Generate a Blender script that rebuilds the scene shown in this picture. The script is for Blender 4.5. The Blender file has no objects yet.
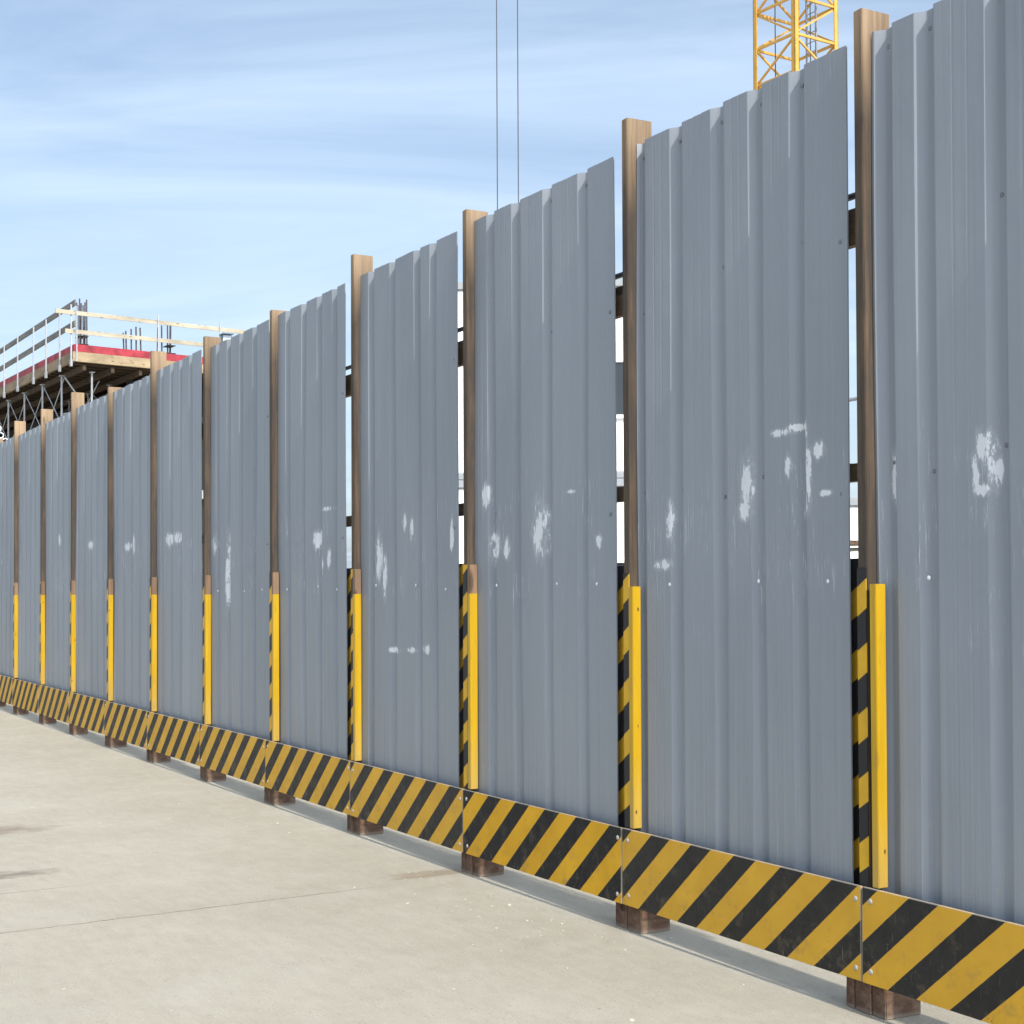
import bpy, bmesh, math, random
from mathutils import Vector, Matrix
random.seed(11)
sc = bpy.context.scene
col = sc.collection

# ------------------------------------------------------------------ helpers
class MB:
    """collects boxes, bars and tubes into one mesh"""
    def __init__(self): self.bm = bmesh.new()
    def _faces(self, vs, quads, mi=0):
        v = [self.bm.verts.new(p) for p in vs]
        out = []
        for q in quads:
            try:
                f = self.bm.faces.new([v[i] for i in q]); f.material_index = mi; out.append(f)
            except ValueError: pass
        return out
    def box(self, lo, hi, bevel=0.0, jitter=0.0):
        x0, y0, z0 = lo; x1, y1, z1 = hi
        j = lambda: random.uniform(-jitter, jitter)
        vs = [(x+j(), y+j(), z+j()) for z in (z0, z1) for (x, y) in ((x0,y0),(x1,y0),(x1,y1),(x0,y1))]
        self.poly8(vs, bevel)
    def poly8(self, vs, bevel=0.0):
        b = bmesh.new()
        v = [b.verts.new(p) for p in vs]
        for q in ((3,2,1,0),(4,5,6,7),(0,1,5,4),(1,2,6,5),(2,3,7,6),(3,0,4,7)):
            b.faces.new([v[i] for i in q])
        if bevel > 0:
            bmesh.ops.bevel(b, geom=b.edges[:], offset=bevel, segments=2, affect='EDGES')
        me = bpy.data.meshes.new('t'); b.to_mesh(me); b.free()
        self.bm.from_mesh(me); bpy.data.meshes.remove(me)
    def bar(self, a, b, w, h=None, up=(0,0,1), bevel=0.0):
        """rectangular bar from a to b, w wide, h high"""
        h = h or w
        a, b = Vector(a), Vector(b); d = (b-a).normalized(); u = Vector(up)
        if abs(d.dot(u)) > .95: u = Vector((1,0,0))
        s = d.cross(u).normalized()*w/2; t = s.cross(d).normalized()*h/2
        vs = []
        for p in (a, b):
            vs += [p-s-t, p+s-t, p+s+t, p-s+t]
        self.poly8(vs, bevel)
    def tube(self, a, b, r, n=10, r2=None, cap=True):
        a, b = Vector(a), Vector(b); d = (b-a).normalized()
        u = Vector((0,0,1)) if abs(d.z) < .9 else Vector((1,0,0))
        s = d.cross(u).normalized(); t = s.cross(d)
        r2 = r if r2 is None else r2
        vs = [a+(s*math.cos(k*2*math.pi/n)+t*math.sin(k*2*math.pi/n))*r for k in range(n)]
        vs += [b+(s*math.cos(k*2*math.pi/n)+t*math.sin(k*2*math.pi/n))*r2 for k in range(n)]
        q = [(k, (k+1)%n, n+(k+1)%n, n+k) for k in range(n)]
        if cap: q += [tuple(range(n-1,-1,-1)), tuple(range(n,2*n))]
        self._faces(vs, q)
    def pipe(self, a, b, r, ri, n=14):
        """open hollow tube"""
        a, b = Vector(a), Vector(b); d = (b-a).normalized()
        u = Vector((0,0,1)); s = d.cross(u).normalized(); t = s.cross(d)
        vs = []
        for p, rr in ((a,r),(b,r),(b,ri),(a,ri)):
            vs += [p+(s*math.cos(k*2*math.pi/n)+t*math.sin(k*2*math.pi/n))*rr for k in range(n)]
        q = []
        for i in range(4):
            for k in range(n):
                q.append((i*n+k, i*n+(k+1)%n, ((i+1)%4)*n+(k+1)%n, ((i+1)%4)*n+k))
        self._faces(vs, q)
    def build(self, name, m, parent=None, smooth=False, label=None, origin=None):
        me = bpy.data.meshes.new(name)
        bmesh.ops.recalc_face_normals(self.bm, faces=self.bm.faces[:])
        o = bpy.data.objects.new(name, me)
        if origin is not None:
            ov = Vector(origin)
            for v in self.bm.verts: v.co -= ov
            o.location = ov
        self.bm.to_mesh(me); self.bm.free()
        if smooth:
            for p in me.polygons: p.use_smooth = True
        for x in (m if isinstance(m, (list, tuple)) else [m]): me.materials.append(x)
        col.objects.link(o)
        if parent is not None:
            o.parent = parent
            if origin is not None:
                # parent empties are unrotated; keep world placement
                o.location = ov - (parent.location if parent.parent is None else parent.location + parent.parent.location)
        if label: o['label'] = label
        return o

def tag(o, label=None, cat=None, group=None, kind=None):
    for k, v in (('label', label), ('category', cat), ('group', group), ('kind', kind)):
        if v: o[k] = v
    return o
def empty(name, loc=(0,0,0)):
    o = bpy.data.objects.new(name, None); col.objects.link(o); o.location = loc
    o.empty_display_size = .2
    return o

# ------------------------------------------------------------------ materials
class N:
    """small node-graph writer"""
    def __init__(self, name):
        self.m = bpy.data.materials.new(name); self.m.use_nodes = True
        self.t = self.m.node_tree; self.t.nodes.clear()
        self.out = self.t.nodes.new('ShaderNodeOutputMaterial')
        self.b = self.t.nodes.new('ShaderNodeBsdfPrincipled')
        self.t.links.new(self.b.outputs[0], self.out.inputs[0])
    def n(self, typ, **kw):
        x = self.t.nodes.new(typ)
        for k, v in kw.items(): setattr(x, k, v)
        return x
    def put(self, sock, v):
        if hasattr(v, 'is_linked') or hasattr(v, 'links'): self.t.links.new(v, sock)
        elif isinstance(v, (tuple, list)) and len(v) == 3 and sock.type == 'RGBA': sock.default_value = (*v, 1)
        else: sock.default_value = v
    def math(self, op, a, b=None, c=None, clamp=False):
        x = self.n('ShaderNodeMath', operation=op, use_clamp=clamp)
        for i, v in enumerate((a, b, c)):
            if v is not None: self.put(x.inputs[i], v)
        return x.outputs[0]
    def mix(self, f, a, b):
        x = self.n('ShaderNodeMix', data_type='RGBA')
        self.put(x.inputs[0], f); self.put(x.inputs[6], a); self.put(x.inputs[7], b)
        return x.outputs[2]
    def coord(self, which='Object'):
        return self.n('ShaderNodeTexCoord').outputs[which]
    def sep(self, v):
        x = self.n('ShaderNodeSeparateXYZ'); self.put(x.inputs[0], v); return x.outputs
    def comb(self, x_, y_, z_):
        x = self.n('ShaderNodeCombineXYZ')
        for i, v in enumerate((x_, y_, z_)): self.put(x.inputs[i], v)
        return x.outputs[0]
    def scale(self, v, s):
        x = self.n('ShaderNodeMapping'); self.put(x.inputs[0], v); x.inputs[3].default_value = s; return x.outputs[0]
    def noise(self, v, scale=5, detail=4, rough=.55, dim='3D'):
        x = self.n('ShaderNodeTexNoise', noise_dimensions=dim); self.put(x.inputs['Vector'], v)
        x.inputs['Scale'].default_value = scale; x.inputs['Detail'].default_value = detail; x.inputs['Roughness'].default_value = rough
        return x.outputs['Fac']
    def vor(self, v, scale=5, feature='F1'):
        x = self.n('ShaderNodeTexVoronoi', feature=feature); self.put(x.inputs['Vector'], v); x.inputs['Scale'].default_value = scale
        return x
    def ramp(self, v, lo, hi, a=0., b=1.):
        x = self.n('ShaderNodeMapRange'); self.put(x.inputs[0], v)
        for i, q in enumerate((lo, hi, a, b)): self.put(x.inputs[1+i], q)
        return x.outputs[0]
    def rand(self): return self.n('ShaderNodeObjectInfo').outputs['Random']
    def bump(self, h, strength=.3, dist=.01):
        x = self.n('ShaderNodeBump'); self.put(x.inputs['Height'], h)
        x.inputs['Strength'].default_value = strength; x.inputs['Distance'].default_value = dist
        self.t.links.new(x.outputs[0], self.b.inputs['Normal'])
    def base(self, c=None, rough=None, metal=None, spec=None):
        if c is not None: self.put(self.b.inputs['Base Color'], c)
        if rough is not None: self.put(self.b.inputs['Roughness'], rough)
        if metal is not None: self.put(self.b.inputs['Metallic'], metal)
        if spec is not None: self.put(self.b.inputs['Specular IOR Level'], spec)
        return self

def mat_plain(name, c, rough=.6, var=.15, metal=0., scale=6., spec=.4):
    g = N(name); v = g.coord()
    f = g.noise(v, scale, 5)
    a = tuple(x*(1-var) for x in c); b = tuple(min(1, x*(1+var)) for x in c)
    g.base(g.mix(g.ramp(f, .3, .7), a, b), rough, metal, spec)
    return g.m

def wood_nodes(g, light, dark, axis='z', zfade=None):
    """grain stretched along an axis, knots, weathered grey patches"""
    v = g.coord(); r = g.rand()
    off = g.n('ShaderNodeVectorMath', operation='ADD'); g.put(off.inputs[0], v)
    g.put(off.inputs[1], g.comb(g.math('MULTIPLY', r, 31.), g.math('MULTIPLY', r, 17.), g.math('MULTIPLY', r, 53.)))
    v = off.outputs[0]
    st = {'z': (60, 60, 2.2), 'x': (2.2, 60, 60), 'y': (60, 2.2, 60)}[axis]
    gr = g.noise(g.scale(v, st), 1., 6, .65)
    big = g.noise(g.scale(v, tuple(max(1.0, s/14) for s in st)), 1., 3)
    c = g.mix(g.ramp(gr, .38, .64), dark, light)
    tint = g.mix(g.ramp(big, .3, .7), tuple(x*.42 for x in light), tuple(min(1, x*1.3) for x in light))
    mul = g.n('ShaderNodeMix', data_type='RGBA', blend_type='MIX'); mul.inputs[0].default_value = .5
    g.put(mul.inputs[6], c); g.put(mul.inputs[7], tint); c = mul.outputs[2]
    # knots: rare dark spots
    kn = g.vor(g.scale(v, {'z': (9, 9, 2.6), 'x': (2.6, 9, 9), 'y': (9, 2.6, 9)}[axis]), 1.)
    k = g.ramp(kn.outputs['Distance'], .12, .20, 1., 0.)
    c = g.mix(g.math('MULTIPLY', k, .75), c, tuple(x*.35 for x in dark))
    return c, gr

def mat_wood(name, light, dark, axis='z', rough=.8, topz=None):
    g = N(name); c, gr = wood_nodes(g, light, dark, axis)
    if topz is not None:      # paler timber above topz, darker blotchy grey-brown lower down
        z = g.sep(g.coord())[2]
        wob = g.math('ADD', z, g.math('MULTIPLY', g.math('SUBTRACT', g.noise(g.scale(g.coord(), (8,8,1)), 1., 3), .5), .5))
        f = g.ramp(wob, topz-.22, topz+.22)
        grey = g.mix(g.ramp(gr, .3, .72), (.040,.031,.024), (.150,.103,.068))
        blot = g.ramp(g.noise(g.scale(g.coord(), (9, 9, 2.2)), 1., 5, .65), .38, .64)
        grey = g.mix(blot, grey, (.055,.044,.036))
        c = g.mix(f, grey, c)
    g.base(c, rough, 0, .25); g.bump(gr, .35, .004)
    return g.m

def mat_foot():
    g = N('foot_timber'); c, gr = wood_nodes(g, (.150,.088,.058), (.062,.036,.025), 'y')
    v = g.coord()
    d = g.ramp(g.noise(v, 13, 6, .7), .48, .66)
    z = g.sep(v)[2]
    c = g.mix(g.math('MULTIPLY', d, .35), c, (.32,.24,.17))  # pale dusty patches, also painted in place of sunlit spots
    c = g.mix(g.ramp(z, .0, .02, .6, 0.), c, (.33,.29,.23))   # dust line at the ground
    g.base(c, .85, 0, .2); g.bump(gr, .5, .006)
    return g.m

def stripes(g, q, period, duty, edge=.012, phase=0.):
    f = g.math('FRACT', g.math('DIVIDE', g.math('ADD', q, phase), period))
    a = g.ramp(f, 0., edge, 0., 1.); b = g.ramp(f, duty-edge, duty, 1., 0.)
    return g.math('MULTIPLY', a, b)

YEL = (.60, .315, .018)
def mat_kick():
    g = N('hazard_board_paint'); v = g.coord(); s = g.sep(v)
    nz = g.noise(v, 30, 3)
    q = g.math('ADD', s[0], g.math('MULTIPLY', s[2], -1.18))
    q = g.math('ADD', q, g.math('MULTIPLY', g.rand(), .07))
    q = g.math('ADD', q, g.math('MULTIPLY', nz, .004))
    k = stripes(g, q, .281, .485, .012, .0)
    rnd = g.comb(g.math('MULTIPLY', g.rand(), 40), 0., g.math('MULTIPLY', g.rand(), 13))
    off = g.n('ShaderNodeVectorMath', operation='ADD'); g.put(off.inputs[0], v); g.put(off.inputs[1], rnd); w = off.outputs[0]
    yel = g.mix(g.ramp(g.noise(w, 4, 5), .3, .7), (.58,.30,.008), (.73,.385,.014))
    yel = g.mix(g.math('MULTIPLY', g.rand(), .12), yel, (.46,.33,.12))
    blk = g.mix(g.ramp(g.noise(w, 14, 6, .7), .35, .75), (.006,.006,.007), (.018,.0175,.0175))
    c = g.mix(k, yel, blk)
    c = g.mix(g.math('MULTIPLY', g.rand(), .05), c, (.33,.29,.22))
    # scuffs: thin pale scratches, mud spots and dust rising from the lower edge
    sc1 = g.ramp(g.noise(g.scale(w, (160, 1, 9)), 1., 5, .7), .61, .72)
    sc2 = g.ramp(g.noise(g.scale(w, (14, 1, 120)), 1., 5, .7), .64, .74)
    low = g.ramp(s[2], -.325, -.03, 1., .18)
    msk = g.math('MULTIPLY', g.math('MAXIMUM', sc1, sc2), g.math('MULTIPLY', low, .8))
    c = g.mix(msk, c, (.36,.32,.26))
    mud = g.ramp(g.noise(w, 11, 7, .7), .53, .70)
    c = g.mix(g.math('MULTIPLY', mud, g.math('MULTIPLY', low, .55)), c, (.20,.145,.075))
    spots = g.ramp(g.vor(w, 26).outputs['Distance'], .07, .12, 1., 0.)
    sp2 = g.ramp(g.noise(w, 6, 2), .52, .6)
    c = g.mix(g.math('MULTIPLY', g.math('MULTIPLY', spots, sp2), .6), c, (.14,.09,.035))
    # pale edges along the top and the ends
    e = g.math('MAXIMUM', g.ramp(s[2], -.0025, -.001), g.math('MAXIMUM', g.ramp(s[0], .002, .004, 1., 0.), g.ramp(s[0], 1.490, 1.492)))
    c = g.mix(g.math('MULTIPLY', e, .7), c, (.36,.32,.27))
    g.base(c, g.ramp(g.noise(w, 18, 4), .3, .7, .45, .65), 0, .22)
    g.bump(g.noise(w, 60, 3), .08, .002)
    return g.m

def mat_plate():
    """diagonal black and yellow paint on timber, local x and world z"""
    g = N('hazard_post_paint'); v = g.coord(); s = g.sep(v)
    q = g.math('ADD', s[2], g.math('MULTIPLY', s[0], -.66))
    k = stripes(g, q, .221, .56, .02, .08)
    w = v
    yel = g.mix(g.ramp(g.noise(w, 7, 5), .3, .7), (.50,.275,.012), (.66,.375,.018))
    c = g.mix(k, yel, (.014,.013,.014))
    wear = g.ramp(g.noise(g.scale(w, (40, 40, 5)), 1., 6, .7), .60, .70)
    c = g.mix(g.math('MULTIPLY', wear, .6), c, (.13,.085,.045))
    g.base(c, .55, 0, .35)
    return g.m

def mat_batten(level):
    g = N('yellow_batten_paint'); c, gr = wood_nodes(g, (.26,.165,.10), (.12,.075,.045), 'z')
    v = g.coord(); z = g.sep(v)[2]
    r = g.rand()
    edge = g.math('ADD', z, g.math('MULTIPLY', g.noise(v, 60, 2), .006))
    f = g.ramp(edge, level-.004, level, 1., 0.)
    off = g.comb(g.math('MULTIPLY', r, 20), 0., g.math('MULTIPLY', r, 50))
    a = g.n('ShaderNodeVectorMath', operation='ADD'); g.put(a.inputs[0], v); g.put(a.inputs[1], off)
    yel = g.mix(g.ramp(g.noise(g.scale(a.outputs[0], (30,30,2.5)), 1., 5), .3, .7), (.43,.248,.008), (.52,.318,.012))
    chips = g.ramp(g.vor(g.scale(a.outputs[0], (1,1,.55)), 17).outputs['Distance'], .06, .10, 1., 0.)
    rub = g.ramp(g.noise(g.scale(a.outputs[0], (45,45,9)), 1., 6, .72), .57, .70)
    yel = g.mix(g.math('MULTIPLY', rub, .45), yel, (.25,.15,.05))
    yel = g.mix(g.math('MULTIPLY', g.ramp(z, .45, .75, 1., 0.), .25), yel, (.36,.30,.20))
    yel = g.mix(g.math('MULTIPLY', chips, .9), yel, (.09,.045,.02))
    g.base(g.mix(f, c, yel), g.ramp(f, 0, 1, .8, .42), 0, .35); g.bump(gr, .15, .003)
    return g.m

def mat_sheet(name, patches, seed):
    """grey coated steel sheet with scraped-off paint where bills and graffiti were cleaned away"""
    g = N(name); v = g.coord(); s = g.sep(v)
    sh = g.comb(g.math('ADD', s[0], seed*3.7), 0., s[2])
    broad = g.noise(g.scale(sh, (1.6, 1, .5)), 1., 4)
    random.seed(500+seed); kf = random.uniform(.93, 1.06)
    lo_ = tuple(x*kf for x in (.205,.225,.249)); hi_ = tuple(x*kf for x in (.282,.303,.329))
    streak = g.noise(g.scale(sh, (55, 1, .7)), 1., 6, .68)
    fine = g.noise(g.scale(sh, (300, 1, 120)), 1., 3, .7)
    t = g.math('ADD', g.math('MULTIPLY', broad, .5), g.math('ADD', g.math('MULTIPLY', streak, .26), g.math('MULTIPLY', fine, .15)))
    c = g.mix(g.ramp(t, .34, .66), lo_, hi_)
    # faint dusty film towards the foot
    low = g.math('MULTIPLY', g.ramp(s[2], .35, 1.4, 1., 0.), g.ramp(streak, .35, .7))
    c = g.mix(g.math('MULTIPLY', low, .30), c, (.40,.385,.35))
    # rain runs from the top edge, dirt splashed up from the ground, a few rusty-grey drips
    run = g.math('MULTIPLY', g.ramp(g.noise(g.scale(sh, (38, 1, .35)), 1., 4, .7), .55, .72), g.ramp(s[2], 1.6, 3.4, 0., 1.))
    c = g.mix(g.math('MULTIPLY', run, .28), c, (.135,.145,.155))
    spl = g.math('MULTIPLY', g.ramp(g.noise(g.scale(sh, (30, 1, 22)), 1., 6, .75), .54, .66), g.ramp(s[2], .42, 1.0, 1., 0.))
    c = g.mix(g.math('MULTIPLY', spl, .40), c, (.36,.31,.24))
    # drips and fine vertical scratches in the handled band
    band = g.math('MULTIPLY', g.ramp(s[2], 1.15, 1.5), g.ramp(s[2], 1.85, 2.1, 1., 0.))
    scr = g.ramp(g.noise(g.scale(sh, (120, 1, 5)), 1., 5, .75), .57, .63)
    gate = g.ramp(g.noise(g.scale(sh, (5, 1, 2.2)), 1., 3), .46, .58)
    m = g.math('MULTIPLY', g.math('MULTIPLY', scr, gate), g.math('MULTIPLY', band, .5))
    dist = g.noise(g.scale(sh, (24, 1, 8)), 1., 5, .66)
    dist2 = g.noise(g.scale(sh, (70, 1, 18)), 1., 5, .72)
    nn = g.math('ADD', g.math('MULTIPLY', g.math('SUBTRACT', dist, .5), 5.0), g.math('MULTIPLY', g.math('SUBTRACT', dist2, .5), 3.8))
    best = None
    for (px, pz, rx, rz) in patches:
        dx = g.math('DIVIDE', g.math('SUBTRACT', s[0], px), rx*1.15)
        dz = g.math('DIVIDE', g.math('SUBTRACT', s[2], pz), rz*1.15)
        d = g.math('SUBTRACT', 1., g.math('ADD', g.math('MULTIPLY', dx, dx), g.math('MULTIPLY', dz, dz)))
        best = d if best is None else g.math('MAXIMUM', best, d)
    if best is not None:
        pm = g.ramp(g.math('ADD', best, nn), .30, .46)
        inside = g.ramp(best, -1.8, -.4)
        smear = g.math('MULTIPLY', g.ramp(g.math('ADD', best, g.math('MULTIPLY', nn, 1.3)), -.9, .9), g.ramp(best, -3.5, -.2))
        m = g.math('MAXIMUM', m, g.math('MULTIPLY', smear, .26))
        m = g.math('MAXIMUM', m, g.math('MULTIPLY', g.math('MULTIPLY', pm, inside), .88))
    c = g.mix(m, c, (.68,.69,.70))
    g.base(c, g.ramp(streak, .3, .7, .40, .55), 0., .5)
    g.bump(g.math('ADD', g.math('MULTIPLY', g.noise(g.scale(sh, (5, 1, 3)), 1., 3), 1.), g.math('MULTIPLY', fine, .04)), .22, .02)
    return g.m

def mat_ground():
    g = N('dusty_concrete'); v = g.coord(); s = g.sep(v)
    flat = g.comb(s[0], s[1], 0.)
    n1 = g.noise(flat, .5, 6, .6); n2 = g.noise(flat, 7, 6, .65); n3 = g.noise(flat, 105, 6, .8)
    # broom marks and tyre dust run roughly across the slab
    br = g.noise(g.scale(flat, (5, 22, 1)), 1., 5, .65)
    t = g.math('ADD', g.math('MULTIPLY', n1, .28), g.math('ADD', g.math('MULTIPLY', n2, .16), g.math('ADD', g.math('MULTIPLY', n3, .42), g.math('MULTIPLY', br, .14))))
    c = g.mix(g.ramp(t, .36, .64), (.300,.266,.204), (.462,.420,.342))
    # pale chalky drift and coarse specks
    c = g.mix(g.math('MULTIPLY', g.ramp(g.noise(flat, 1.7, 5, .6), .52, .70), .22), c, (.47,.44,.38))
    spk = g.ramp(g.vor(g.scale(flat, (1., .6, 1)), 62).outputs['Distance'], .12, .2, 1., 0.)
    c = g.mix(g.math('MULTIPLY', g.math('MULTIPLY', spk, g.ramp(g.noise(flat, 5, 4), .47, .58)), .55), c, (.13,.115,.095))
    spk2 = g.ramp(g.vor(g.scale(flat, (1.3, .9, 1)), 38).outputs['Distance'], .07, .12, 1., 0.)
    c = g.mix(g.math('MULTIPLY', g.math('MULTIPLY', spk2, g.ramp(g.noise(flat, 6, 3), .46, .56)), .75), c, (.66,.64,.60))
    tick = g.ramp(g.noise(g.scale(flat, (95, 26, 1)), 1., 3, .6), .66, .72)
    c = g.mix(g.math('MULTIPLY', g.math('MULTIPLY', tick, g.ramp(g.noise(flat, 3.3, 4), .46, .6)), .6), c, (.15,.13,.105))
    # hairline joint across the slab and a second, shorter crack
    wob = g.math('MULTIPLY', g.math('SUBTRACT', g.noise(flat, 9, 6, .78), .5), .06)
    def crack(x0, y0, x1, y1, w, amt, c):
        L = math.hypot(x1-x0, y1-y0); ux, uy = (x1-x0)/L, (y1-y0)/L
        a = g.math('ADD', g.math('MULTIPLY', g.math('SUBTRACT', s[0], x0), ux), g.math('MULTIPLY', g.math('SUBTRACT', s[1], y0), uy))
        d = g.math('ADD', g.math('MULTIPLY', g.math('SUBTRACT', s[0], x0), -uy), g.math('MULTIPLY', g.math('SUBTRACT', s[1], y0), ux))
        d = g.math('ABSOLUTE', g.math('ADD', d, wob))
        inl = g.math('MULTIPLY', g.ramp(a, -.1, .1), g.ramp(a, L-.5, L, 1., 0.))
        k = g.math('MULTIPLY', g.ramp(d, w*.4, w, 1., 0.), g.math('MULTIPLY', inl, g.ramp(n2, .3, .55, .3, 1.)))
        return g.mix(g.math('MULTIPLY', k, amt), c, (.085,.075,.062))
    c = crack(-2.55, -6.0, -2.93, -.35, .0085, .75, c)
    c = crack(-3.62, -3.2, -3.72, -1.55, .009, .55, c)
    # oil and mud stains
    def stain(x, y, rx, ry, colr, amt, c):
        dx = g.math('DIVIDE', g.math('SUBTRACT', s[0], x), rx); dy = g.math('DIVIDE', g.math('SUBTRACT', s[1], y), ry)
        d = g.math('SUBTRACT', 1., g.math('ADD', g.math('MULTIPLY', dx, dx), g.math('MULTIPLY', dy, dy)))
        nn = g.math('MULTIPLY', g.math('SUBTRACT', g.noise(g.scale(flat, (14, 6, 1)), 1., 6, .7), .5), 3.2)
        return g.mix(g.math('MULTIPLY', g.ramp(g.math('ADD', d, nn), .0, .9), amt), c, colr)
    c = stain(-4.18, -2.25, .13, .55, (.125,.105,.08), .62, c)
    c = stain(-5.72, -1.95, .22, .50, (.17,.115,.085), .60, c)
    c = stain(-3.09, -.12, .10, .33, (.20,.14,.075), .55, c)
    c = stain(-3.95, -2.9, .3, .9, (.21,.19,.15), .35, c)
    g.base(c, .92, 0, .15)
    h = g.math('ADD', g.math('MULTIPLY', n3, .6), g.math('ADD', g.math('MULTIPLY', n2, .5), g.math('MULTIPLY', g.noise(flat, 260, 2), .35)))
    g.bump(h, .8, .014)
    return g.m

M = dict(
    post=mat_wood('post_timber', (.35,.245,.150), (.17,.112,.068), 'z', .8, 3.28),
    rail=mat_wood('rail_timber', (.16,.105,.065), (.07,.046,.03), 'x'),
    foot=mat_foot(), kick=mat_kick(), plate=mat_plate(), batten_low=mat_batten(2.6), batten=mat_batten(1.455),
    screw=mat_plain('zinc_screw', (.20,.21,.22), .4, .2, .6), bolt=mat_plain('painted_bolt', (.36,.34,.31), .5, .2),
    white_dot=mat_plain('painted_screw', (.72,.73,.74), .5, .1),
    ground=mat_ground(), stone=mat_plain('stone_chips', (.40,.37,.31), .9, .35, scale=40),
    crane=mat_plain('crane_yellow', (.58,.32,.060), .45, .12, scale=3),
    crane_grey=mat_plain('galvanised_ladder', (.22,.22,.23), .5, .2), rope=mat_plain('steel_rope', (.055,.06,.07), .5, .2),
    concrete=mat_plain('cast_concrete', (.33,.32,.30), .9, .15, scale=2), red=mat_plain('red_edge_form', (.30,.028,.040), .6, .4, scale=3),
    ply=mat_wood('form_timber', (.38,.29,.18), (.26,.19,.11), 'y'), plyx=mat_wood('form_timber_long', (.30,.23,.15), (.19,.14,.09), 'x'),
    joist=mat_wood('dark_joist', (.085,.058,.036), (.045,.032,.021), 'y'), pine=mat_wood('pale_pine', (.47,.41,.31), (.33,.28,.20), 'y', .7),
    greyrail=mat_wood('weathered_rail', (.20,.19,.175), (.12,.115,.11), 'x'),
    galv=mat_plain('galvanised_steel', (.36,.37,.38), .5, .12, .3), rebar=mat_plain('rusty_rebar', (.085,.075,.075), .7, .3, .3, 20),
    dark=mat_plain('interior_shade_black', (.018,.016,.014), .9, .4, scale=1.2), shade_sheet=mat_plain('interior_shade_sheet', (.018,.019,.020), .95, .3),  # near-black fills that paint the shade under the deck
    cabin=mat_plain('white_cabin_steel', (.86,.86,.85), .5, .04), glass=mat_plain('dark_window_glass', (.03,.035,.04), .08, .1, 0, 1, .6),
    grey=mat_plain('grey_roof_edge', (.28,.29,.30), .6, .1), tube=mat_plain('white_plastic_pipe', (.75,.76,.77), .4, .06),
    lamp=mat_plain('floodlight_housing', (.10,.15,.19), .4, .15), lens=mat_plain('floodlight_glass', (.55,.62,.68), .12, .05, 0, 2, .7),
)

# ------------------------------------------------------------------ setting: ground
def ground():
    bm = bmesh.new(); R = 900
    bmesh.ops.create_grid(bm, x_segments=8, y_segments=8, size=R)
    me = bpy.data.meshes.new('ground'); bm.to_mesh(me); bm.free(); me.materials.append(M['ground'])
    o = bpy.data.objects.new('ground', me); col.objects.link(o); o['kind'] = 'structure'
ground()

# loose stone chips and sand swept up along the foot of the fence
g_ = MB()
def chip(x, y, r):
    k = bmesh.ops.create_icosphere(g_.bm, subdivisions=1, radius=r)
    sx, sy, sz = random.uniform(.7, 1.5), random.uniform(.7, 1.4), random.uniform(.35, .7); a = random.uniform(0, 6.28)
    for v in k['verts']:
        p = Vector((v.co.x*sx, v.co.y*sy, v.co.z*sz)) * random.uniform(.8, 1.15)
        p.rotate(Matrix.Rotation(a, 3, 'Z')); v.co = p + Vector((x, y, r*sz*.45))
for i in range(520):
    x = random.uniform(-9, 3.4)
    y = -abs(random.gauss(0, .55)) + .12 if random.random() < .6 else random.uniform(-3.4, .2)
    chip(x, y, min(.012, random.lognormvariate(-5.75, .5)))
for i in range(50): chip(random.gauss(-1.86, .35), random.gauss(-.22, .10), min(.011, random.lognormvariate(-5.5, .4)))
tag(g_.build('gravel', M['stone']), 'pale stone chips scattered on the concrete along the striped boards', 'gravel', kind='stuff')

# ------------------------------------------------------------------ the fence
S = 1.5
fence = empty('hoarding_fence', (0, 0, 0))
tag(fence, 'long grey corrugated metal construction hoarding with timber posts and black and yellow striped base boards', 'fence')
POST_TOP = {-1: 3.50, 0: 3.477, 1: 3.507, 2: 3.452, 3: 3.516, 4: 3.416, 5: 3.462, 6: 3.564, 7: 3.433, 8: 3.564, 9: 3.552, 10: 3.573, 11: 3.50, 12: 3.52, 13: 3.50}
POST_DX = {0: -.004, 1: .020, 2: .0, 3: .006, 4: .066, 5: .050, 6: .045, 7: .050, 8: .015, 9: .018, 10: -.025}
BATTEN = {0: .070, 1: .071, 2: .060, 3: .047}
GAP = {0: -.112, 1: -.13, 2: -.165, 3: -.205, 4: -.08, 5: -.145, 6: -.07, 7: -.06, 8: -.065, 9: -.06, 10: -.07, 11: -.07, 12: -.07}
PT = {-1: 3.40, 0: 3.395, 1: 3.397, 2: 3.392, 3: 3.385, 4: 3.38, 5: 3.375, 6: 3.388, 7: 3.38, 8: 3.395, 9: 3.387, 10: 3.392, 11: 3.405, 12: 3.40}
YO, YV = .062, .0875                       # outer pan and valley planes of the sheet
VALLEYS = {0: [.035, .228, .532, .80, 1.07], 1: [-1.475, -1.205, -.915, -.672, -.428],
           2: [-2.83, -2.567, -2.261, -1.945], 3: [-4.347, -4.043, -3.70, -3.50]}
LAPS = {1: -.815, 2: -2.42, 3: -3.90, 5: -6.9}
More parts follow.
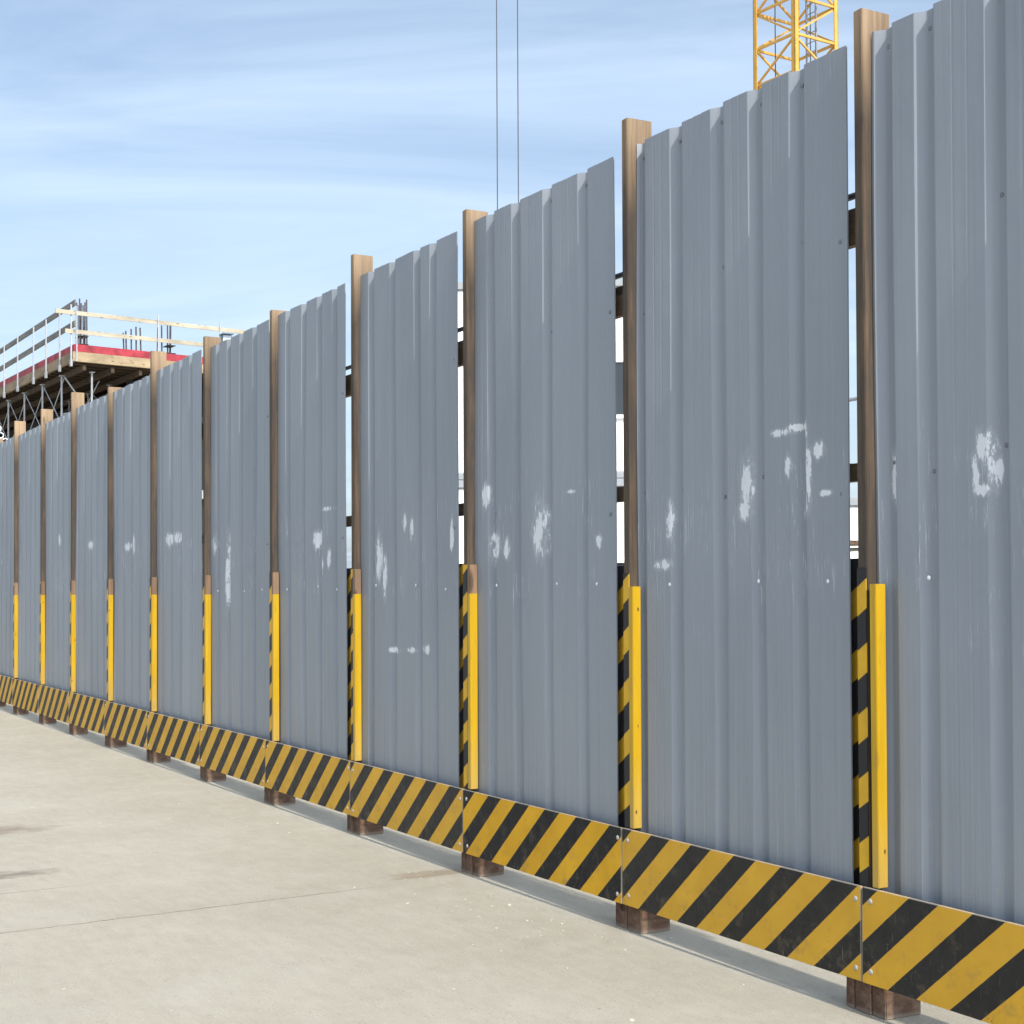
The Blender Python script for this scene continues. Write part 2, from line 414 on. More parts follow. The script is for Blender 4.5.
SCRAPES = [(0.102,1.850,0.019,0.096),(0.521,1.906,0.028,0.057),(0.485,1.838,0.017,0.057),(0.555,1.825,0.018,0.044),(0.517,1.775,0.025,0.019),(0.109,1.49,.012,.012),
(-0.694,1.887,0.031,0.078),(-0.708,1.763,0.037,0.031),(-0.47,2.05,0.055,0.013),(-.40,2.062,.05,.013),(-0.343,2.05,0.017,0.033),(-0.328,1.880,0.017,0.103),(-0.352,1.760,0.022,0.037),(-0.236,1.809,0.027,0.011),(-0.266,1.967,0.027,0.029),(-0.441,1.922,0.017,0.037),(-1.213,1.763,0.022,0.071),(-1.259,1.567,0.051,0.021),
(-2.763,1.696,0.05,0.075),(-2.296,1.754,0.055,0.115),(-2.008,1.920,0.044,0.009),(-1.768,1.684,0.022,0.027),(-2.847,1.955,0.03,0.062),(-2.626,1.677,0.035,0.045),
(-4.195,1.650,0.05,0.11),(-4.110,1.560,0.028,0.11),(-3.750,1.810,0.024,0.057),(-3.844,1.859,0.022,0.040),(-3.633,1.778,0.022,0.045),(-3.986,1.125,0.07,0.015),(-3.756,1.133,0.05,0.015),(-3.561,1.144,0.034,0.025),(-3.236,1.764,0.022,0.075),
(-5.024,1.993,0.075,0.013),(-5.180,1.800,0.06,0.05),(-5.111,1.637,0.03,0.058),(-4.975,1.679,0.03,0.051),(-6.959,1.783,0.04,0.14),(-7.007,1.558,0.04,0.17),(-7.321,1.831,0.045,0.06),(-8.538,1.910,0.075,0.051),(-8.305,1.919,0.09,0.042),(-9.893,1.889,0.11,0.037),(-9.684,1.902,0.06,0.073),(-11.275,1.949,0.10,0.040),(-12.722,2.046,0.08,0.054)]

def screw_mesh(r=.0065, h=.005):
    bm = bmesh.new()
    n = 8; rings = [(r*1.25, 0), (r*1.25, h*.35), (r*.8, h*.8), (0.0001, h)]
    vs = []
    for (rr, hh) in rings:
        vs.append([bm.verts.new((rr*math.cos(k*6.2832/n), -hh, rr*math.sin(k*6.2832/n))) for k in range(n)])
    for a, b in zip(vs, vs[1:]):
        for k in range(n): bm.faces.new((a[k], a[(k+1)%n], b[(k+1)%n], b[k]))
    bmesh.ops.recalc_face_normals(bm, faces=bm.faces[:])
    me = bpy.data.meshes.new('screw'); bm.to_mesh(me); bm.free()
    for p in me.polygons: p.use_smooth = True
    return me
SCREW = screw_mesh(); SCREW.materials.append(M['screw'])
DOT = screw_mesh(.0065, .003); DOT.materials.append(M['white_dot'])
BOLT = screw_mesh(.0082, .004); BOLT.materials.append(M['bolt'])
def fasten(name, me, parent, loc):
    o = bpy.data.objects.new(name, me); col.objects.link(o); o.parent = parent; o.location = loc
    return o

def make_panel(k):
    """the sheeting from post k (at its left) to post k-1"""
    rnd = random.Random(100+k)
    x0 = -S*k + POST_DX.get(k, .0) + .028
    x1 = -S*(k-1) + GAP.get(k-1, -.07)
    vs = VALLEYS.get(k)
    if vs is None:
        a = x0 + rnd.uniform(.05, .16); vs = []
        while a < x1-.14: vs.append(a); a += .27 + rnd.uniform(-.02, .02)
    lap = LAPS.get(k)
    pts = [(x0, YO+.002)]
    def flat(a, b):
        w = b-a
        if w > .13:         # two small stiffening swages in each wide pan
            for c in (a+w*.36, a+w*.66):
                pts.extend([(c-.007, YO), (c-.003, YO+.0009), (c+.003, YO+.0009), (c+.007, YO)])
    cur = x0
    for v in vs:
        if v > cur+.01: flat(cur, v); pts.append((v, YO))
        pts += [(v+.004, YO+.0025), (v+.030, YV-.003), (v+.036, YV)]
        e = min(v+.066, x1-.005)
        pts += [(e, YV), (e+.022, YO+.002), (e+.028, YO)]
        cur = e+.028
        if lap and abs(lap-cur) < .12:
            pts += [(cur+.002, YO), (cur+.0025, YO+.007), (cur+.0065, YO+.007), (cur+.007, YO-.002)]     # the next sheet laps over this one
            lap = None
    if x1 > cur+.03: flat(cur, x1)
    pts += [(x1, YO), (x1+.001, YO+.004)]
    pts = [(a, b) for i, (a, b) in enumerate(pts) if i == 0 or a >= pts[i-1][0]]
    bm = bmesh.new(); rows = []
    zs = [.13, .5, .9, 1.3, 1.7, 2.1, 2.5, 2.9, 3.2, PT[k]]
    amp = .0028
    ph = [rnd.uniform(0, 6.28) for _ in range(4)]
    for i, z in enumerate(zs):
        row = []
        for (x, y) in pts:
            dz = rnd.uniform(-.001, .001)
            w = amp*(math.sin(x*5+ph[0]+z*1.3)+.6*math.sin(x*11+ph[1]-z*2.1)+.7*math.sin(z*2.3+ph[2]))
            tilt = .004*math.sin(ph[3])*(x-x0)
            row.append(bm.verts.new((x, y+w, z + (tilt+dz if i == len(zs)-1 else 0))))
        rows.append(row)
    for a, b in zip(rows, rows[1:]):
        for i in range(len(pts)-1): bm.faces.new((a[i], a[i+1], b[i+1], b[i]))
    me = bpy.data.meshes.new('metal_panel'); bm.to_mesh(me); bm.free()
    near = [p for p in SCRAPES if x0-.1 < p[0] < x1+.1]
    me.materials.append(mat_sheet('grey_coated_sheet', near, k))
    o = bpy.data.objects.new('metal_panel', me); col.objects.link(o); o.parent = fence
    so = o.modifiers.new('gauge', 'SOLIDIFY'); so.thickness = .0014; so.offset = 1
    if k <= 5:
        for j, v in enumerate(vs):
            xm = v+.051
            if xm > x1-.02: continue
            for (z, on) in ((PT[k]-.065, True), (2.70+rnd.uniform(-.05, .05), j % 2 == 0), (1.87+rnd.uniform(-.04, .04), True)):
                if on: fasten('screw', SCREW, o, (xm+rnd.uniform(-.006, .006), YV-.001, z))
        fasten('screw', SCREW, o, (x1-.035, YO-.001, 2.70)); fasten('screw', SCREW, o, (x1-.04, YO-.001, 1.80))
        for f in (.16, .62, .9):
            fasten('painted_screw', DOT, o, (x0+(x1-x0)*f+rnd.uniform(-.03, .03), YO-.003, 1.49+rnd.uniform(-.02, .01)))
    return o

for k in range(0, 13):
    o = make_panel(k)
    if k == 0: o['label'] = 'nearest metal panel with a ring shaped patch of scraped paint'
    if k == 1: o['label'] = 'metal panel with the widest white paint scrapes below the crane'

for k in range(-1, 13):
    dx = POST_DX.get(k, .0); X = -S*k; zt = POST_TOP[k]
    b = MB(); b.box((X+dx-.021, .02, .118), (X+dx+.024, .150, zt), .0025, .0012)
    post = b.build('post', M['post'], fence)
    # striped paint on a thin facing at the post foot, and on the board behind that closes the gap beside it
    rz = random.uniform(-.05, .05)
    b = MB(); b.box((-.0215, -.004, .443-rz), (.0245, 0, (1.535 if k < 2 else 1.60)-rz), .001)
    b.build('hazard_facing', M['plate'], post).location = (X+dx, .0195, rz)
    g0 = GAP.get(k, -.07)
    b = MB(); b.box((g0-.10-dx+.09, 0, .30-rz), (.067, .014, (1.57 if k < 2 else 1.61)-rz), .0015)
    b.build('gap_board', M['plate'], post).location = (X+dx-.09, .0925, rz)
    bx = BATTEN.get(k, dx+.056)
    b = MB(); b.box((X+bx-.031, .0148, .443), (X+bx, .0585, 1.478 if k < 2 else 1.60), .002, .001)
    b.build('edge_batten', M['batten_low' if k < 2 else 'batten'], post)

BOARD_T, BOARD_B = .440, .1146
for k in range(0, 14):
    X = -S*k
    L = S-.006
    b = MB(); b.box((0, 0, -(BOARD_T-BOARD_B)), (L, .014, 0), .0012, .0005)
    o = b.build('kick_board', M['kick'], fence)
    o.location = (X+.003+random.uniform(-.001, .001), random.uniform(-.0012, .0012), BOARD_T+random.uniform(-.003, .003))
    o.rotation_euler = (random.uniform(-.012, .004), random.uniform(-.0016, .0016), 0)
    if k <= 7:
        for bx in (.045, L-.028):
            for bz in (-.045, -.285): fasten('bolt', BOLT, o, (bx+random.uniform(-.006, .006), -.0005, bz+random.uniform(-.008, .008)))

for k in range(-1, 13):
    X = -S*k + random.uniform(-.02, .02); h = .118
    cuts = [-.102, -.05, .035, .108] if k % 2 == 0 else [-.105, .0, .108]
    for a, c in zip(cuts, cuts[1:]):
        y0 = .028+random.uniform(-.004, .006); y1 = .185+random.uniform(-.01, .006)
        b = MB(); b.box((X+a+.0015, y0, 0), (X+c-.0015, y1, h-random.uniform(0, .004)), .004, .0015)
        fb = b.build('foot_block', M['foot'], fence, origin=(X+(a+c)/2, (y0+y1)/2, 0)); fb.rotation_euler = (0, 0, random.uniform(-.03, .03))

# timber rails between the posts and a thin tube lashed above them
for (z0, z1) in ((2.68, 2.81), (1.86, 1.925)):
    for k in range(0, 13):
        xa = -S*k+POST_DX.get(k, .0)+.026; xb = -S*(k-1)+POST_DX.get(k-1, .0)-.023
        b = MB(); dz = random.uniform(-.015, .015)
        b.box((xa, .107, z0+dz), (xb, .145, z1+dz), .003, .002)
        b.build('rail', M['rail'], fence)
for s0 in (-1, 4, 8):
    b = MB(); z = 2.885+random.uniform(-.012, .012); b.tube((-S*(s0+4.6), .166, z), (-S*s0+.2, .166, z+random.uniform(-.01, .01)), .013, 8)
    b.build('brace_tube', M['rope'], fence, smooth=False)

# ------------------------------------------------------------------ tower crane
CN = Vector((-31.01, 25.54, 0)); cl = Vector((-.997, -.077, 0)); cr = Vector((-.077, .997, 0)); CW = 1.82
crane = empty('tower_crane', CN + (cl+cr)*CW/2)
tag(crane, 'yellow lattice tower crane mast rising behind the grey metal hoarding', 'crane')
c4 = [CN, CN+cl*CW, CN+cl*CW+cr*CW, CN+cr*CW]
HM = 38.0
up = Vector((0, 0, 1))
for p in c4:
    b = MB(); inn = (CN+(cl+cr)*CW/2 - p).normalized()
    # angle-section chord: two flanges
    e1 = cl if (CN+cl*.1-p).length < 5 and (p-CN).dot(cl) < .5 else -cl
    e2 = cr if (p-CN).dot(cr) < .5 else -cr
    for e, o_ in ((e1, e2), (e2, e1)):
        q = p
        b.poly8([q, q+e*.155, q+e*.155+o_*.03, q+o_*.03, q+up*HM, q+e*.155+up*HM, q+e*.155+o_*.03+up*HM, q+o_*.03+up*HM])
    b.build('mast_chord', M['crane'], crane, origin=crane.location)
BAY = 1.125; z0c = 18.15 - 16*BAY
faces = [(0, 1, cr), (0, 3, cl), (1, 2, -cl), (3, 2, -cr)]
nb = int((HM-z0c)/BAY)
for (i, j, inw) in faces:
    b = MB()
    a, c = c4[i]+inw*.06, c4[j]+inw*.06
    d = (c-a).normalized(); a2, c2 = a+d*.08, c-d*.08
    for k in range(nb+1):
        z = up*(z0c+k*BAY)
        b.bar(a2+z, c2+z, .07, .07)
    for k in range(nb):
        z = up*(z0c+k*BAY+.05); z2 = up*(z0c+(k+1)*BAY-.05)
        sh = inw*.03
        if k % 2 == 0: b.bar(a2+z+sh, c2+z2+sh, .055, .055)
        else: b.bar(c2+z+sh, a2+z2+sh, .055, .055)
    b.build('mast_lattice', M['crane'], crane, origin=crane.location)
# internal ladder, landings and cables
lp = CN + cl*CW*.35 + cr*CW*.72
b = MB()
for sgn in (-.2, .2): b.bar(lp+cl*sgn, lp+cl*sgn+up*HM, .045)
k = .3
while k < HM: b.tube(lp-cl*.2+up*k, lp+cl*.2+up*k, .014, 6); k += .3
b.build('ladder', M['crane_grey'], crane, origin=crane.location)
for zz in (8.4, 16.2, 20.55, 28.0):
    b = MB(); q = CN+(cl+cr)*.18+up*zz
    for t in range(9):
        w_ = cr*(t*.145)
        b.poly8([q+w_, q+w_+cl*1.25, q+w_+cl*1.25+cr*.075, q+w_+cr*.075, q+w_+up*.04, q+w_+cl*1.25+up*.04, q+w_+cl*1.25+cr*.075+up*.04, q+w_+cr*.075+up*.04])
    b.build('landing', M['crane_grey'], crane, origin=crane.location)
for (fa, fb) in ((.62, .15), (.2, .55)):
    b = MB(); q = CN+cl*CW*fa+cr*CW*fb; b.tube(q, q+up*HM, .018, 6); b.build('power_cable', M['rope'], crane, origin=crane.location)
# slewing unit and jib (above the frame) that carry the hoist ropes
b = MB(); m_ = CN+(cl+cr)*CW/2
b.box(tuple(m_+Vector((-1.1, -1.1, HM))), tuple(m_+Vector((1.1, 1.1, HM+1.4))), .05); b.build('slewing_unit', M['crane'], crane, origin=crane.location)
RP = Vector((-29.105, 14.675, 0)); jd = (RP-m_).normalized(); js = Vector((-jd.y, jd.x, 0))
b = MB(); zj = HM+1.9
A = m_-jd*9; B = m_+jd*17
for e, z in ((.6, zj), (-.6, zj), (0, zj+1.2)): b.bar(A+js*e+up*z, B+js*e+up*z, .1)
for k in range(26):
    p0 = A+jd*k; p1 = A+jd*(k+1)
    b.bar(p0+js*.6+up*zj, p1-js*.6+up*zj, .05)
    for e in (.6, -.6): b.bar(p0+js*e+up*zj, (p0+p1)/2+up*(zj+1.2), .05); b.bar((p0+p1)/2+up*(zj+1.2), p1+js*e+up*zj, .05)
b.build('jib', M['crane'], crane, origin=crane.location)
b = MB(); b.box(tuple(RP+Vector((-.7, -.6, zj-.35))), tuple(RP+Vector((.7, .6, zj-.06))), .03); b.build('trolley', M['crane'], crane, origin=crane.location)
for q in (Vector((-29.233, 14.444, 0)), Vector((-28.977, 14.907, 0))):
    b = MB(); b.tube(q+up*4.2, q+up*(zj-.3), .0135, 8); b.build('hoist_rope', M['rope'], crane, origin=crane.location)
b = MB(); b.box(tuple(RP+Vector((-.22, -.36, 3.6))), tuple(RP+Vector((.22, .36, 4.25))), .06); b.tube(RP+up*3.2, RP+up*3.65, .06); b.tube(RP+Vector((0, 0, 3.2)), RP+Vector((.2, 0, 3.05)), .06)
b.build('hook_block', M['crane'], crane, origin=crane.location)

# ------------------------------------------------------------------ unfinished building
C0 = Vector((-41.594, 6.771, 0)); Lv = Vector((-.9989, -.0462, 0)); Rv = Vector((-.1672, .9859, 0))
def P(u, w, z): return C0 + Lv*u + Rv*w + up*z
bld = empty('unfinished_building', C0)
tag(bld, 'unfinished concrete building with red edged formwork deck, props and guard rails beyond the far hoarding', 'building')
def slab(b, u0, u1, w0, w1, za, zb, bevel=0.):
    b.poly8([P(u0,w0,za), P(u0,w1,za), P(u1,w1,za), P(u1,w0,za), P(u0,w0,zb), P(u0,w1,zb), P(u1,w1,zb), P(u1,w0,zb)], bevel)
UL, WL = 26.0, 9.0
def bb(name, m, f, label=None):
    b = MB(); f(b); return b.build(name, m, bld, origin=bld.location, label=label)
bb('deck_slab', M['concrete'], lambda b: slab(b, .05, UL, .05, WL, 8.62, 8.84))
bb('edge_form', M['red'], lambda b: slab(b, -.03, .045, -.03, WL, 8.70, 8.93, .006), 'sunlit red edge form along the end of the deck')
bb('edge_form', M['red'], lambda b: slab(b, .05, UL, -.03, .045, 8.70, 8.93, .006), 'shaded red edge form along the long side of the deck')
bb('deck_fascia', M['ply'], lambda b: slab(b, -.09, .0, -.09, WL, 8.40, 8.695, .006))
bb('deck_fascia', M['plyx'], lambda b: slab(b, .003, UL, -.09, .0, 8.40, 8.695, .006))
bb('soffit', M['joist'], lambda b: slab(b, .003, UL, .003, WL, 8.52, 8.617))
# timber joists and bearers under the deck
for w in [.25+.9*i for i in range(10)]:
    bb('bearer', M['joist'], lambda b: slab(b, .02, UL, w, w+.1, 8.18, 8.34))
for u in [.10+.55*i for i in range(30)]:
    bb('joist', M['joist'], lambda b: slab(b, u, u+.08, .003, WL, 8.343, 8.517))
# guard rails
zr1, zr2 = 10.03, 9.41
bb('guard_rail', M['pine'], lambda b: b.bar(P(-.06, -.62, zr1-.18), P(-.06, 6.9, zr1-.16), .04, .125), 'pale pine top rail')
bb('guard_rail', M['pine'], lambda b: b.bar(P(-.06, -.32, zr2-.12), P(-.06, 4.6, zr2-.09), .04, .125), 'pale pine middle rail')
for z in (zr1, zr2): bb('guard_rail', M['greyrail'], lambda b: b.bar(P(-.25, -.06, z+.10), P(UL, -.06, z-.30), .045, .17), 'weathered grey rail')
for u in (-.02, 1.25, 2.85, 4.4, 6.5, 8.4, 10.6, 12.3, 14.0, 15.7, 17.4):
    bb('guard_post', M['galv'], lambda b: (b.bar(P(u, -.125, 8.30), P(u, -.125, 10.10), .042, .042), slab(b, u-.06, u+.06, -.16, -.095, 8.25, 8.45)))
for w in (.02, 2.64, 4.75, 6.7):
    bb('guard_post', M['galv'], lambda b: (b.bar(P(-.125, w, 8.40), P(-.125, w, 10.06), .034, .034)))
# starter bars
for (u, w) in ((.35,.25),(.35,.37),(.36,.48),(.55,.25),(.75,.26),(.75,.40),(.72,.52)):
    bb('rebar', M['rebar'], lambda b: b.tube(P(u, w, 8.8), P(u+random.uniform(-.02,.02), w+random.uniform(-.02,.02), 10.25+random.uniform(-.12,.15)), .022, 6))
for (u, w, t) in ((.5,1.72,9.5),(.5,1.80,9.55),(.5,1.96,9.66),(.5,2.12,9.72),(.5,2.28,9.70),(.5,2.82,9.78),(.5,2.98,9.86),(.5,3.18,9.95),(.5,3.26,10.02),(.7,3.32,9.95)):
    bb('rebar', M['rebar'], lambda b: b.tube(P(u, w, 8.8), P(u+random.uniform(-.03,.03), w+random.uniform(-.03,.03), t+random.uniform(-.05,.05)), .024, 6))
for (u, w) in ((.55, .38), (.55, 3.25)):
    bb('rebar_tie', M['rebar'], lambda b: [slab(b, u-.25, u+.25, w-.14, w+.14, z, z+.016) for z in (9.0, 9.25)] and None)
# props and braces under the deck, standing on the floor below
bb('lower_slab', M['concrete'], lambda b: slab(b, .0, UL, .0, WL, 4.45, 4.72))
def prop(u, w, m='galv'):
    def f(b):
        b.tube(P(u, w, 4.72), P(u, w, 6.7), .040, 8); b.tube(P(u, w, 6.7), P(u, w, 8.16), .031, 8)
        b.tube(P(u, w, 6.62), P(u, w, 6.76), .06, 8); slab(b, u-.09, u+.09, w-.07, w+.07, 8.155, 8.178)
    bb('prop', M[m], f)
for u in (1.54, 3.81, 6.13, 8.36, 10.6, 12.9): prop(u, .02)
for w in (.62, 3.1, 5.4): prop(.3, w)
for u in (2.6, 5.0, 7.3): prop(u, 1.9)
def brace(a, c, r=.016): bb('brace', M['galv'], lambda b: b.tube(a, c, r, 6))
us = [1.54, 3.81, 6.13, 8.36, 10.6]
for a, c in zip(us, us[1:]):
    brace(P(a, .06, 6.6), P(c, .06, 8.1)); brace(P(c, .10, 6.6), P(a, .10, 8.1)); brace(P(a, .14, 5.2), P(c, .14, 6.6))
brace(P(.3, .62, 6.85), P(1.3, .05, 8.1), .024); brace(P(.35, .95, 7.1), P(1.54, .06, 7.0), .022); brace(P(.4, .9, 7.0), P(.4, 3.1, 8.1)); brace(P(.35, 1.0, 6.6), P(1.54, .02, 6.85), .022)
brace(P(.8, 1.0, 8.0), P(2.6, .8, 6.8)); brace(P(1.6, 1.9, 6.8), P(3.8, 1.6, 8.1)); brace(P(3.8, 1.9, 6.8), P(6.1, 1.6, 8.1))
# near-black blocks and sheet added to paint the interior shade; columns within
bb('shade_infill', M['dark'], lambda b: slab(b, 2.7, UL, 2.4, WL-.2, 4.725, 8.17))
bb('shade_screen', M['shade_sheet'], lambda b: slab(b, 1.1, 1.14, 2.0, WL-.2, 4.725, 8.17))
bb('shade_infill', M['dark'], lambda b: slab(b, .2, UL, .5, WL, 0, 4.445))
for u in (.3, 6, 12, 18):
    bb('column', M['concrete'], lambda b: slab(b, u, u+.4, .04, .44, 0, 4.445))

# ------------------------------------------------------------------ site cabins seen through the gaps
def cabin(xc0, yc0, L, W, zb, h, label):
    x0, x1, y0, y1 = xc0-L/2, xc0+L/2, yc0-W/2, yc0+W/2
    c = empty('site_cabin', ((x0+x1)/2, (y0+y1)/2, zb))
    tag(c, label, 'cabin', 'white site cabins behind the hoarding')
    def cc(name, m, f):
        b = MB(); f(b); return b.build(name, m, c, origin=c.location)
    cc('wall', M['cabin'], lambda b: b.box((x0, y0, zb+.1), (x1, y1, zb+h-.14), .02))
    cc('roof', M['grey'], lambda b: b.box((x0-.04, y0-.04, zb+h-.138), (x1+.04, y1+.04, zb+h-.005), .01))
    cc('base_frame', M['grey'], lambda b: b.box((x0-.02, y0-.02, zb), (x1+.02, y1+.02, zb+.098), .01))
    n = max(1, int((x1-x0)/5))
    for i in range(n):
        xc = x0 + (x1-x0)*(i+.5)/n + .9
        w = cc('window', M['cabin'], lambda b: [b.box((xc-.62, y0-.05, zb+1.0), (xc-.56, y0-.002, zb+2.0)), b.box((xc+.56, y0-.05, zb+1.0), (xc+.62, y0-.002, zb+2.0)), b.box((xc-.56, y0-.05, zb+1.0), (xc+.56, y0-.002, zb+1.06)), b.box((xc-.56, y0-.05, zb+1.94), (xc+.56, y0-.002, zb+2.0))] and None)
        b = MB(); b.box((xc-.558, y0-.02, zb+1.062), (xc+.558, y0-.004, zb+1.938)); b.build('pane', M['glass'], w).location = -(c.location)
    c.rotation_euler = (0, 0, math.radians(56))
    return c
cabin(-18.46, 10.55, 7.1, 2.6, 0, 3.35, 'lower of two stacked white site cabins behind the fence gaps left of the crane')
cabin(-18.46, 10.55, 7.1, 2.6, 3.35, 3.35, 'upper of two stacked white site cabins behind the fence gaps left of the crane')
cabin(-14.2, 13.8, 4.6, 2.4, 0, 2.9, 'single low white site cabin glimpsed through the gap beside the nearest tall post')

# scaffold stack of materials seen through the nearest gap
t = empty('scaffold_tower', (-12.2, 9.6, 0))
tag(t, 'small scaffold tower with plank platform seen through the nearest gap', 'scaffold')
def tt(name, m, f, lab=None):
    b = MB(); f(b); return b.build(name, m, t, origin=t.location)
for dx in (-1.1, 1.1):
    for dy in (-.5, .5): tt('standard', M['galv'], lambda b: b.tube((-12.2+dx, 9.6+dy, 0), (-12.2+dx, 9.6+dy, 4.3), .026, 8))
for z in (1.0, 2.0, 3.0, 4.0):
    for dy in (-.5, .5): tt('ledger', M['galv'], lambda b: b.tube((-13.5, 9.6+dy, z), (-10.9, 9.6+dy, z), .026, 8))
for z in (2.05, 3.05): tt('platform', M['rail'], lambda b: b.box((-13.4, 9.05, z), (-11.0, 10.15, z+.06), .005))

# pipes laid on a trestle just beyond the far end of the hoarding
tr = empty('pipe_trestle', (-25.6, 1.85, 0))
tag(tr, 'tall steel trestle carrying white pipes behind the far end of the hoarding', 'trestle')
def t2(name, m, f):
    b = MB(); f(b); return b.build(name, m, tr, origin=tr.location)
for dx in (-1.0, .5):
    for dy in (-.75, .45):
        t2('leg', M['galv'], lambda b: b.bar((-25.6+dx, 1.85+dy, 0), (-25.6+dx, 1.85+dy, 4.18), .07))
    t2('crossbar', M['galv'], lambda b: b.bar((-25.6+dx, 1.0, 4.205), (-25.6+dx, 2.4, 4.205), .08))
for dy in (-.75, .45): t2('tie', M['galv'], lambda b: b.bar((-26.6, 1.85+dy, 2.0), (-25.1, 1.85+dy, 2.0), .05))
PIPES = [(y+.10, z+.13) for (y, z) in ((1.42, 4.172), (1.55, 4.172), (1.68, 4.172), (1.81, 4.172), (1.485, 4.285), (1.615, 4.285), (1.745, 4.285), (1.55, 4.398), (1.68, 4.398))]
names = ['white pipe on the trestle, lying in the bottom layer of the stack', 'white pipe on the trestle, lying in the middle layer of the stack', 'white pipe on top of the stack on the trestle']
for (y, z) in PIPES:
    b = MB(); dx = random.uniform(-.15, .1); b.pipe((-24.9+dx, y-.18, z), (-27.1+dx, y+.18, z), .056, .042)
    o = b.build('pipe', M['tube'], smooth=False, origin=(-26+dx, y, z-.056))
    tag(o, names[0] if z < 4.35 else names[1] if z < 4.45 else names[2], 'pipe', 'white pipes stacked on the trestle')

# floodlight on a pole
f0 = Vector((-24.95, 5.957, 0))
fl = empty('floodlight', f0); tag(fl, 'small blue grey floodlight on a thin pole peeking over the hoarding below the guard rail', 'floodlight')
def ff(name, m, f):
    b = MB(); f(b); return b.build(name, m, fl, origin=fl.location)
ff('pole', M['galv'], lambda b: b.tube(f0, f0+up*6.42, .035, 10))
ff('housing', M['lamp'], lambda b: (b.box((-25.05, 5.86, 6.42), (-24.89, 6.06, 6.60), .015), b.box((-25.07, 5.85, 6.60), (-24.80, 6.07, 6.622), .004)))
ff('lens', M['lens'], lambda b: b.box((-24.888, 5.875, 6.435), (-24.872, 6.045, 6.59), .004))

# ------------------------------------------------------------------ camera
f_px, th, pi_, ro = 1506.5, .5055, .0197, -.0046
v = Vector((-math.cos(th)*math.cos(pi_), math.sin(th)*math.cos(pi_), math.sin(pi_)))
r = Vector((math.sin(th), math.cos(th), 0)); u = r.cross(v)
r2 = r*math.cos(ro)+u*math.sin(ro); u2 = u*math.cos(ro)-r*math.sin(ro)
cam = bpy.data.cameras.new('camera'); co = bpy.data.objects.new('camera', cam); col.objects.link(co)
m4 = Matrix((( r2.x, u2.x, -v.x, 3.9641), (r2.y, u2.y, -v.y, -3.5578), (r2.z, u2.z, -v.z, 1.4557), (0, 0, 0, 1)))
co.matrix_world = m4
cam.sensor_width = 36; cam.sensor_fit = 'HORIZONTAL'; cam.lens = 36*f_px/1024
cam.shift_y = 50.6/1024
cam.clip_start = .05; cam.clip_end = 5000
sc.camera = co

# ------------------------------------------------------------------ light and sky
ELEV, FRONT = math.radians(45), math.radians(1.7)
d = Vector((math.cos(ELEV)*math.cos(FRONT), -math.cos(ELEV)*math.sin(FRONT), math.sin(ELEV)))
sun = bpy.data.lights.new('sun', 'SUN'); sun.energy = 3.9; sun.angle = math.radians(.53); sun.color = (1, .95, .87)
so = bpy.data.objects.new('sun', sun); col.objects.link(so); so.rotation_euler = d.to_track_quat('Z', 'Y').to_euler(); so.location = (10, -3, 20)

w = bpy.data.worlds.new('World'); sc.world = w; w.use_nodes = True
nt = w.node_tree; nt.nodes.clear()
def nn(t, **k):
    x = nt.nodes.new(t)
    for a, b_ in k.items(): setattr(x, a, b_)
    return x
lk = nt.links.new
sky = nn('ShaderNodeTexSky', sky_type='NISHITA'); sky.sun_disc = False; sky.sun_elevation = ELEV
sky.sun_rotation = math.atan2(d.x, d.y); sky.air_density = 1.0; sky.dust_density = 2.6; sky.ozone_density = 1.2
bg = nn('ShaderNodeBackground'); bg.inputs[1].default_value = .147
outw = nn('ShaderNodeOutputWorld'); lk(bg.outputs[0], outw.inputs[0])
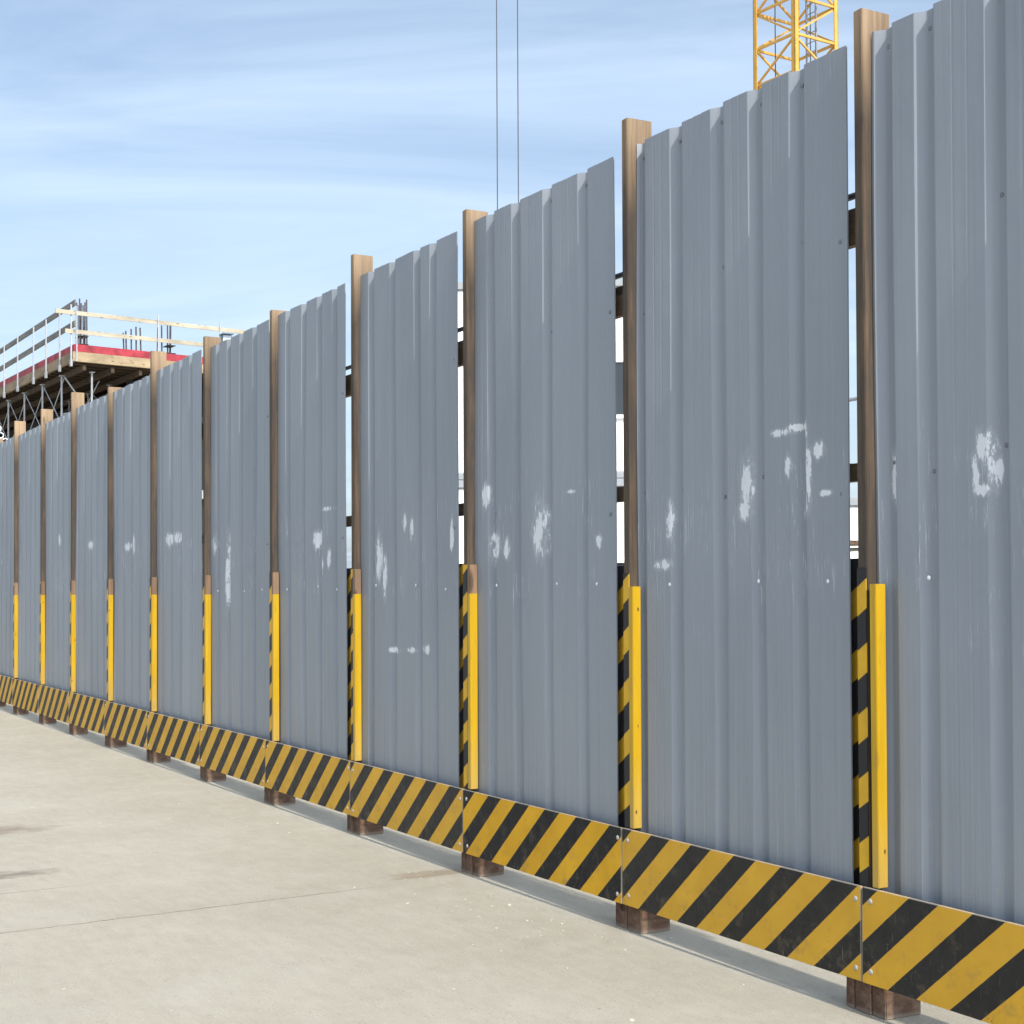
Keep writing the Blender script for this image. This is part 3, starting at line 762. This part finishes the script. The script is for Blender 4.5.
# thin cirrus: stretched noise on a plane high overhead, looked up by direction
tc = nn('ShaderNodeTexCoord'); sp = nn('ShaderNodeSeparateXYZ'); lk(tc.outputs['Generated'], sp.inputs[0])
def wm(op, a, b_=None, clamp=False):
    x = nn('ShaderNodeMath', operation=op, use_clamp=clamp)
    for i, q in enumerate((a, b_)):
        if q is None: continue
        if hasattr(q, 'links'): lk(q, x.inputs[i])
        else: x.inputs[i].default_value = q
    return x.outputs[0]
zz = wm('ADD', wm('MAXIMUM', sp.outputs[2], 0.), .10)
cx = wm('DIVIDE', sp.outputs[0], zz); cy = wm('DIVIDE', sp.outputs[1], zz)
cb = nn('ShaderNodeCombineXYZ'); lk(cx, cb.inputs[0]); lk(cy, cb.inputs[1])
along = wm('ADD', wm('MULTIPLY', cx, .484*.62), wm('MULTIPLY', cy, .875*.62)); across = wm('ADD', wm('MULTIPLY', cx, -.875*1.5), wm('MULTIPLY', cy, .484*1.5))
mp = nn('ShaderNodeCombineXYZ'); lk(along, mp.inputs[0]); lk(across, mp.inputs[1]); mp.inputs[2].default_value = 3.3
n1 = nn('ShaderNodeTexNoise'); lk(mp.outputs[0], n1.inputs['Vector']); n1.inputs['Scale'].default_value = .9; n1.inputs['Detail'].default_value = 6; n1.inputs['Roughness'].default_value = .60; n1.inputs['Distortion'].default_value = 1.3
mr = nn('ShaderNodeMapRange'); lk(n1.outputs['Fac'], mr.inputs[0]); mr.inputs[1].default_value = .33; mr.inputs[2].default_value = .74; mr.inputs[3].default_value = .24; mr.inputs[4].default_value = .74
mx = nn('ShaderNodeMix', data_type='RGBA'); lk(mr.outputs[0], mx.inputs[0]); lk(sky.outputs[0], mx.inputs[6])
dt = nn('ShaderNodeVectorMath', operation='DOT_PRODUCT'); lk(tc.outputs['Generated'], dt.inputs[0]); dt.inputs[1].default_value = d
lobe = wm('MULTIPLY', wm('POWER', wm('MAXIMUM', dt.outputs['Value'], 0.), 7.), 7.5)
cl_ = nn('ShaderNodeVectorMath', operation='SCALE'); cl_.inputs[0].default_value = (4.5, 5.5, 6.7); lk(wm('ADD', lobe, 1.), cl_.inputs['Scale'])
lk(cl_.outputs[0], mx.inputs[7])
lk(mx.outputs[2], bg.inputs[0])

sc.view_settings.view_transform = 'Standard'; sc.view_settings.look = 'None'
sc.view_settings.exposure = 0.33; sc.view_settings.gamma = 1; sc.view_settings.use_curve_mapping = False
